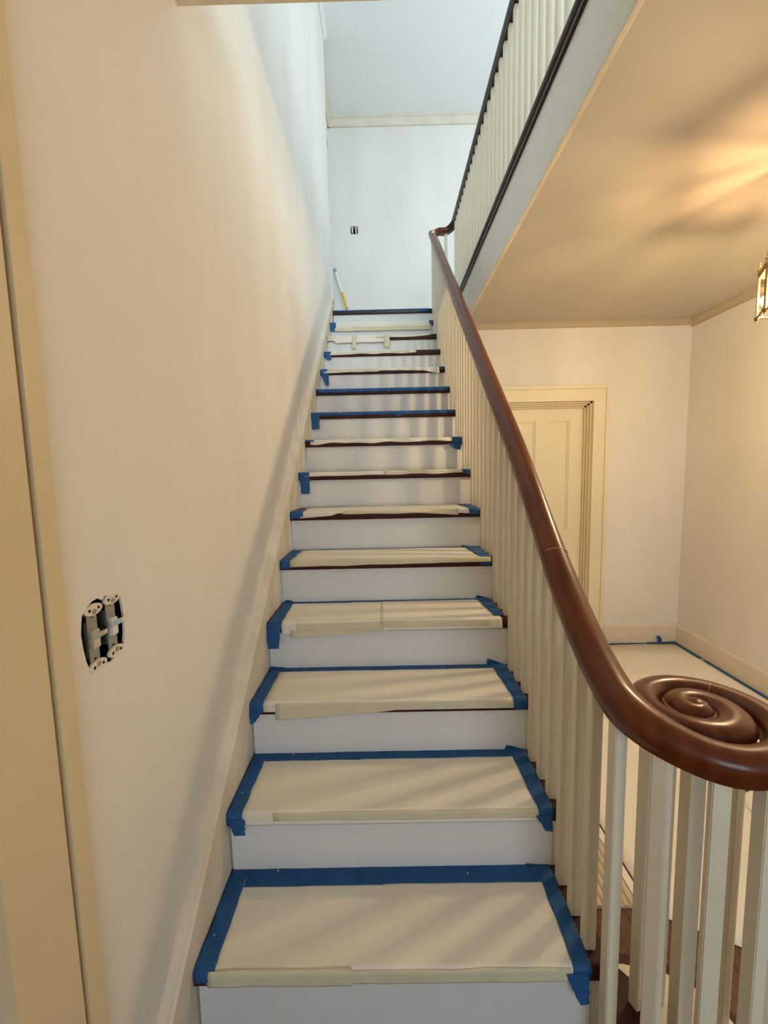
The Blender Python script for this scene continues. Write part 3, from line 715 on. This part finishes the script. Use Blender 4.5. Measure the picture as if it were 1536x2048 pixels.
for k, u0, u1, h, ln in ((2, 0.835, 0.890, 0.020, 0.0), (3, 0.830, 0.885, 0.026, -0.004), (4, 0.836, 0.885, 0.018, 0.0), (5, 0.815, 0.850, 0.010, 0.0), (3, 0.004, 0.06, 0.010, 0.0), (4, 0.008, 0.05, 0.014, 0.01), (1, 0.83, 0.87, 0.010, 0.0)):
    flap(cov[round(((k+1)*R+NT)*1000)], k, u0, u1, h, ln)
# paper on the curtail step
c = thing('tread_cover', (1.2, 0.0, R+NT), 'paper patch cut round on the bottom scroll step among the balusters', 'tread cover')
o = MB(); pts = []
for i in range(28):
    a = math.radians(-95+200*i/27); r = 0.172+0.006*math.sin(i*1.7); pts.append((CX+r*math.cos(a), CY+r*math.sin(a), R+NT+0.0012))
pts += [(CX+0.005, 0.075, R+NT+0.0012), (CX-0.012, 0.035, R+NT+0.0012), (CX-0.02, -0.09, R+NT+0.0012)]
o.add(pts, [tuple(range(len(pts)))]); o.build('paper_sheet', 'paper', c, solid=0.0006)

# ================================================================== HALL FLOOR COVER AND REGISTER
fc = thing('floor_cover', (2.1, 1.5, 0), 'white paper protection taped over the hall floor', 'floor paper')
def quad_sheet(pts, name, material, z=0.0015, wav=0.0, n=14):
    # pts: 4 plan corners; subdivided sheet with light waves
    mb = MB(); g = []
    for j in range(n+1):
        for i in range(n+1):
            a, b = i/n, j/n
            x = (pts[0][0]*(1-a)+pts[1][0]*a)*(1-b)+(pts[3][0]*(1-a)+pts[2][0]*a)*b
            y = (pts[0][1]*(1-a)+pts[1][1]*a)*(1-b)+(pts[3][1]*(1-a)+pts[2][1]*a)*b
            g.append((x, y, z+wav*(0.5+0.5*noise.noise((x*5, y*5, z*900)))))
    mb.add(g, [(j*(n+1)+i, j*(n+1)+i+1, (j+1)*(n+1)+i+1, (j+1)*(n+1)+i) for j in range(n) for i in range(n)])
    return mb.build(name, material, fc, smooth=SM, solid=0.0006)
quad_sheet([(1.345, 0.45), (2.05, 0.10), (2.05, 1.60), (1.345, 1.645)], 'paper_sheet', 'floor_paper', 0.0015, 0.002)
quad_sheet([(2.03, 0.05), (2.905, -0.9), (2.905, 2.60), (2.03, 2.60)], 'paper_sheet', 'floor_paper', 0.0035, 0.002)
quad_sheet([(1.345, 1.655), (2.06, 1.61), (2.06, 2.60), (1.345, 2.60)], 'paper_sheet', 'floor_paper', 0.0015, 0.002)
quad_sheet([(1.310, 0.47), (1.338, 0.47), (1.338, 1.64), (1.310, 1.64)], 'paper_sheet', 'floor_paper', 0.0012, 0.0)
quad_sheet([(2.28, 2.585), (2.70, 2.600), (2.70, 2.608), (2.28, 2.607)], 'blue_tape', 'blue_dust', 0.006, 0.004)
quad_sheet([(2.66, 2.590), (2.90, 2.575), (2.905, 2.606), (2.66, 2.606)], 'blue_tape', 'blue', 0.008, 0.010)
quad_sheet([(2.880, 2.30), (2.909, 2.30), (2.909, 2.60), (2.885, 2.60)], 'blue_tape', 'blue', 0.007, 0.003)
quad_sheet([(2.882, 0.2), (2.909, 0.2), (2.909, 2.27), (2.884, 2.27)], 'blue_tape', 'blue', 0.007, 0.003)
quad_sheet([(1.93, 0.90), (2.14, 0.98), (2.12, 1.02), (1.92, 0.94)], 'blue_tape', 'blue', 0.0065, 0.001)
o = MB(); fp = [(2.755, 2.603, 0.008), (2.790, 2.600, 0.010), (2.782, 2.596, 0.040), (2.768, 2.590, 0.070), (2.742, 2.588, 0.078), (2.735, 2.592, 0.066), (2.752, 2.598, 0.040)]
o.add(fp, [(0, 1, 2, 6), (6, 2, 3, 5), (5, 3, 4)]); o.build('blue_tape', 'blue', fc, solid=0.0008)

rg = thing('floor_register', (1.23, 0.6, 0), 'cream ribbed floor register beside the stairs', 'register')
o = MB(); RX0, RX1, RY0, RY1 = 1.02, 1.306, 0.47, 1.10
o.box(RX0, RY0, 0, RX1, RY1, 0.004); o.build('register_base', 'register', rg)
x = RX0+0.012
while x < RX1-0.012:
    o = MB(); pr = [(x-0.0095, 0.004), (x+0.0095, 0.004), (x+0.0075, 0.009), (x+0.003, 0.0115), (x-0.003, 0.0115), (x-0.0075, 0.009)]
    o.extrude(pr, 1, RY0+0.001, RY1-0.001); o.build('rib', 'register', rg, smooth=SM); x += 0.0232

# ================================================================== SMALL THINGS
# open two-gang switch box on the left wall
sw = thing('light_switch', (XL, -0.15, 1.21), 'open two-gang light switch without cover plate on the stair wall', 'light switch')
o = MB(); o.box(XL-0.048, -0.212, 1.200, XL-0.046, -0.088, 1.335); 
o.box(XL-0.048, -0.212, 1.200, XL-0.011, -0.210, 1.335); o.box(XL-0.048, -0.090, 1.200, XL-0.011, -0.088, 1.335)
o.box(XL-0.048, -0.212, 1.333, XL-0.011, -0.088, 1.335); o.box(XL-0.048, -0.212, 1.200, XL-0.011, -0.088, 1.202)
o.build('switch_box', 'boxdark', sw)
def disc(y, z, r, x0, x1, name, material, parent, n=14):
    o = MB(); o.extrude([(y+r*math.cos(2*math.pi*i/n), z+r*math.sin(2*math.pi*i/n)) for i in range(n)], 0, x0, x1); return o.build(name, material, parent)
for (yc_, zc_, tm, tilt) in ((-0.172, 1.266, 'toggle', -1), (-0.126, 1.270, 'white_plastic', 1)):
    yk = MB(); yk.box(XL-0.006, yc_-0.0115, zc_-0.042, XL-0.004, yc_+0.0115, zc_+0.042)
    yo = yk.build('switch_yoke', 'metal', sw)
    b = MB(); b.box(XL-0.034, yc_-0.0140, zc_-0.030, XL-0.0062, yc_+0.0140, zc_+0.030); b.build('switch_body', 'body_dark', sw)
    b = MB(); b.box(XL-0.004, yc_-0.0075, zc_-0.017, XL+0.0025, yc_+0.0075, zc_+0.013); b.build('toggle_collar', tm, sw, bevel=0.001)
    b = MB(); b.add([(XL+0.001, yc_-0.0045, zc_-0.004), (XL+0.001, yc_+0.0045, zc_-0.004), (XL+0.001, yc_+0.0045, zc_+0.008), (XL+0.001, yc_-0.0045, zc_+0.008),
               (XL+0.018, yc_-0.0035, zc_+0.007), (XL+0.018, yc_+0.0035, zc_+0.007), (XL+0.018, yc_+0.0035, zc_+0.014), (XL+0.018, yc_-0.0035, zc_+0.014)],
              [(0, 1, 2, 3), (4, 5, 6, 7), (0, 1, 5, 4), (1, 2, 6, 5), (2, 3, 7, 6), (3, 0, 4, 7)]); b.build('toggle_lever', tm, sw)
    for s in (1, -1):
        # plaster ears of the yoke: rounded tab with a screw
        e = MB(); pr = []
        for i in range(16):
            a = 2*math.pi*i/16; pr.append((yc_+0.0205*math.cos(a)*(1 if abs(math.cos(a)) > .3 else .8), zc_+s*0.0470+0.0095*math.sin(a)))
        e.extrude(pr, 0, XL-0.003, XL+0.0012); eo = e.build('mounting_ear', 'ear', sw)
        disc(yc_-0.010, zc_+s*0.0475, 0.0028, XL+0.0011, XL+0.0016, 'ear_hole', 'boxdark', eo, 8)
        disc(yc_+0.011, zc_+s*0.0475, 0.0026, XL+0.0011, XL+0.0016, 'ear_hole', 'boxdark', eo, 8)
        disc(yc_, zc_+s*0.0440, 0.0042, XL+0.0010, XL+0.0030, 'screw', 'metal', eo, 12)
    disc(yc_, zc_+0.036, 0.0022, XL-0.0045, XL-0.0035, 'yoke_hole', 'boxdark', sw, 8); disc(yc_, zc_-0.036, 0.0022, XL-0.0045, XL-0.0035, 'yoke_hole', 'boxdark', sw, 8)

# open outlet box on the landing wall
os_ = thing('light_switch', (0.155, YF, 4.24), 'small open switch box on the wall facing the stairs', 'light switch')
o = MB(); o.box(0.106, YF+0.046, 4.23, 0.204, YF+0.048, 4.33); o.build('switch_box', 'boxdark', os_)
for xx in (0.134, 0.176):
    b = MB(); b.box(xx-0.0085, YF+0.002, 4.246, xx+0.0085, YF+0.006, 4.318); b.build('switch_yoke', 'ear', os_)
    b = MB(); b.box(xx-0.004, YF-0.008, 4.272, xx+0.004, YF+0.002, 4.290); b.build('toggle_lever', 'white_plastic', os_)
    for zz in (4.256, 4.308):
        b = MB(); b.box(xx-0.003, YF+0.0012, zz-0.003, xx+0.003, YF+0.0022, zz+0.003); b.build('screw', 'boxdark', os_)

# paint roller extension pole leaning in the landing corner
pl = thing('extension_pole', (0.15, 4.0, ZU), 'white and yellow extension pole leaning in the landing corner', 'pole')
A, B = Vector((0.155, 4.02, ZU+0.003)), Vector((-0.078, 4.195, 3.835))
def seg(t0, t1, r, name, mt): o = MB(); o.tube([A.lerp(B, t0), A.lerp(B, t1)], r, 12); o.build(name, mt, pl, smooth=SM)
seg(0.0, 0.06, 0.012, 'threaded_tip', 'grey'); seg(0.06, 0.40, 0.0135, 'lower_tube', 'pole_white'); seg(0.40, 0.43, 0.0155, 'locking_collar', 'grey'); seg(0.43, 0.66, 0.0145, 'grip', 'pole_yellow'); seg(0.66, 0.95, 0.0155, 'upper_tube', 'pole_white'); seg(0.95, 1.0, 0.017, 'end_cap', 'grey')

# hexagonal hall lantern
LXc, LYc = 2.030, 0.835
LR, LZ0, LZ1 = 0.112, 2.108, 2.280
la = thing('hall_lantern', (LXc, LYc, LZ0), 'lit brass hexagonal glass lantern hanging from the hall ceiling', 'lantern')
hexp = [(LXc+LR*math.cos(math.radians(180+60*i)), LYc+LR*math.sin(math.radians(180+60*i))) for i in range(6)]
def bar(p, q, r, name, mt, n=8): o = MB(); o.tube([p, q], r, n); return o.build(name, mt, la, smooth=SM)
for i in range(6):
    a, b = hexp[i], hexp[(i+1) % 6]
    bar((*a, LZ0), (*a, LZ1), 0.0045, 'corner_post', 'brass'); bar((*a, LZ0), (*b, LZ0), 0.0045, 'bottom_rail', 'brass'); bar((*a, LZ1), (*b, LZ1), 0.0055, 'top_rail', 'brass')
    nb = Vector((a[0]+b[0]-2*LXc, a[1]+b[1]-2*LYc, 0)).normalized()*0.0025
    o = MB(); o.add([(a[0]+nb.x*q, a[1]+nb.y*q, z) for q in (1, -1) for z in (LZ1-0.022, LZ1)]+[(b[0]+nb.x*q, b[1]+nb.y*q, z) for q in (1, -1) for z in (LZ1-0.022, LZ1)],
        [(0, 1, 5, 4), (2, 3, 7, 6), (0, 4, 6, 2), (1, 3, 7, 5), (0, 2, 3, 1), (4, 5, 7, 6)]); o.build('light_collar', 'brass', la)  # brass band added below the top rail to block upward light
    o = MB(); ia = [LXc+(a[0]-LXc)*0.99, LYc+(a[1]-LYc)*0.99]; ib = [LXc+(b[0]-LXc)*0.99, LYc+(b[1]-LYc)*0.99]
    o.add([(*ia, LZ0+.004), (*ib, LZ0+.004), (*ib, LZ1-.021), (*ia, LZ1-.021)], [(0, 1, 2, 3)]); o.build('pane', 'lamp_glass', la)
    o = MB(); o.lathe([(0.0, -0.022), (0.003, -0.020), (0.0025, -0.014), (0.008, -0.008), (0.009, 0.0), (0.005, 0.006), (0.0, 0.007)], (*a, LZ0), 10); o.build('foot', 'brass', la, smooth=SM)
    o = MB(); o.lathe([(0.0, -0.006), (0.007, -0.004), (0.0085, 0.004), (0.005, 0.008), (0.0095, 0.012), (0.006, 0.018), (0.003, 0.022), (0.0055, 0.028), (0.002, 0.034), (0.004, 0.039), (0.0, 0.046)], (*a, LZ1), 10); o.build('corner_finial', 'brass_light', la, smooth=SM)
    # curved arm from each corner to the centre stem
    pts = []
    for j in range(8):
        f = j/7; rr = LR*(1-f)*1.0; z = LZ1+0.16*(f**1.8)
        pts.append((LXc+(a[0]-LXc)/LR*rr*0.97+0.0001, LYc+(a[1]-LYc)/LR*rr*0.97, z))
    o = MB(); o.tube(pts, 0.0045, 8); o.build('arm', 'brass', la, smooth=SM)
    # tinted pane added between this arm and the next to dim the ceiling
    o = MB(); vs_ = []
    for j in range(7):
        f = j/7; rr = LR*(1-f)*0.97; z = LZ1+0.16*(f**1.8)+0.002
        for q in (a, b): vs_.append((LXc+(q[0]-LXc)/LR*rr, LYc+(q[1]-LYc)/LR*rr, z))
    o.add(vs_, [(2*j, 2*j+1, 2*j+3, 2*j+2) for j in range(6)]); o.build('dimming_pane', 'dimming_glass', la)
o = MB(); o.lathe([(0.0, 0), (0.004, 0), (0.004, ZC-LZ1-0.16-0.02), (0.0, ZC-LZ1-0.16-0.02)], (LXc, LYc, LZ1+0.16), 10); o.build('stem', 'brass', la)
o = MB(); o.lathe([(0.0, -0.03), (0.02, -0.028), (0.05, -0.012), (0.06, 0.0), (0.0, 0.0)], (LXc, LYc, ZC), 20); o.build('ceiling_canopy', 'brass', la, smooth=SM)
bar((LXc, LYc, LZ0+0.02), (LXc, LYc, LZ1+0.16), 0.004, 'center_rod', 'brass')
for i in range(3):
    a = math.radians(150+120*i); bx, by = LXc+0.045*math.cos(a), LYc+0.045*math.sin(a)
    bar((LXc, LYc, LZ0+0.022), (bx, by, LZ0+0.030), 0.003, 'candle_arm', 'brass')
    o = MB(); o.lathe([(0.0, 0), (0.008, 0), (0.008, 0.045), (0.0, 0.045)], (bx, by, LZ0+0.030), 10); cn = o.build('candle_sleeve', 'ear', la)
    o = MB(); o.lathe([(0.0, 0), (0.006, 0.001), (0.0115, 0.006), (0.015, 0.014), (0.0155, 0.020), (0.013, 0.028), (0.008, 0.034), (0.0, 0.037)], (bx, by, LZ0+0.077), 14); bo = o.build('bulb', 'bulb', la, smooth=SM)
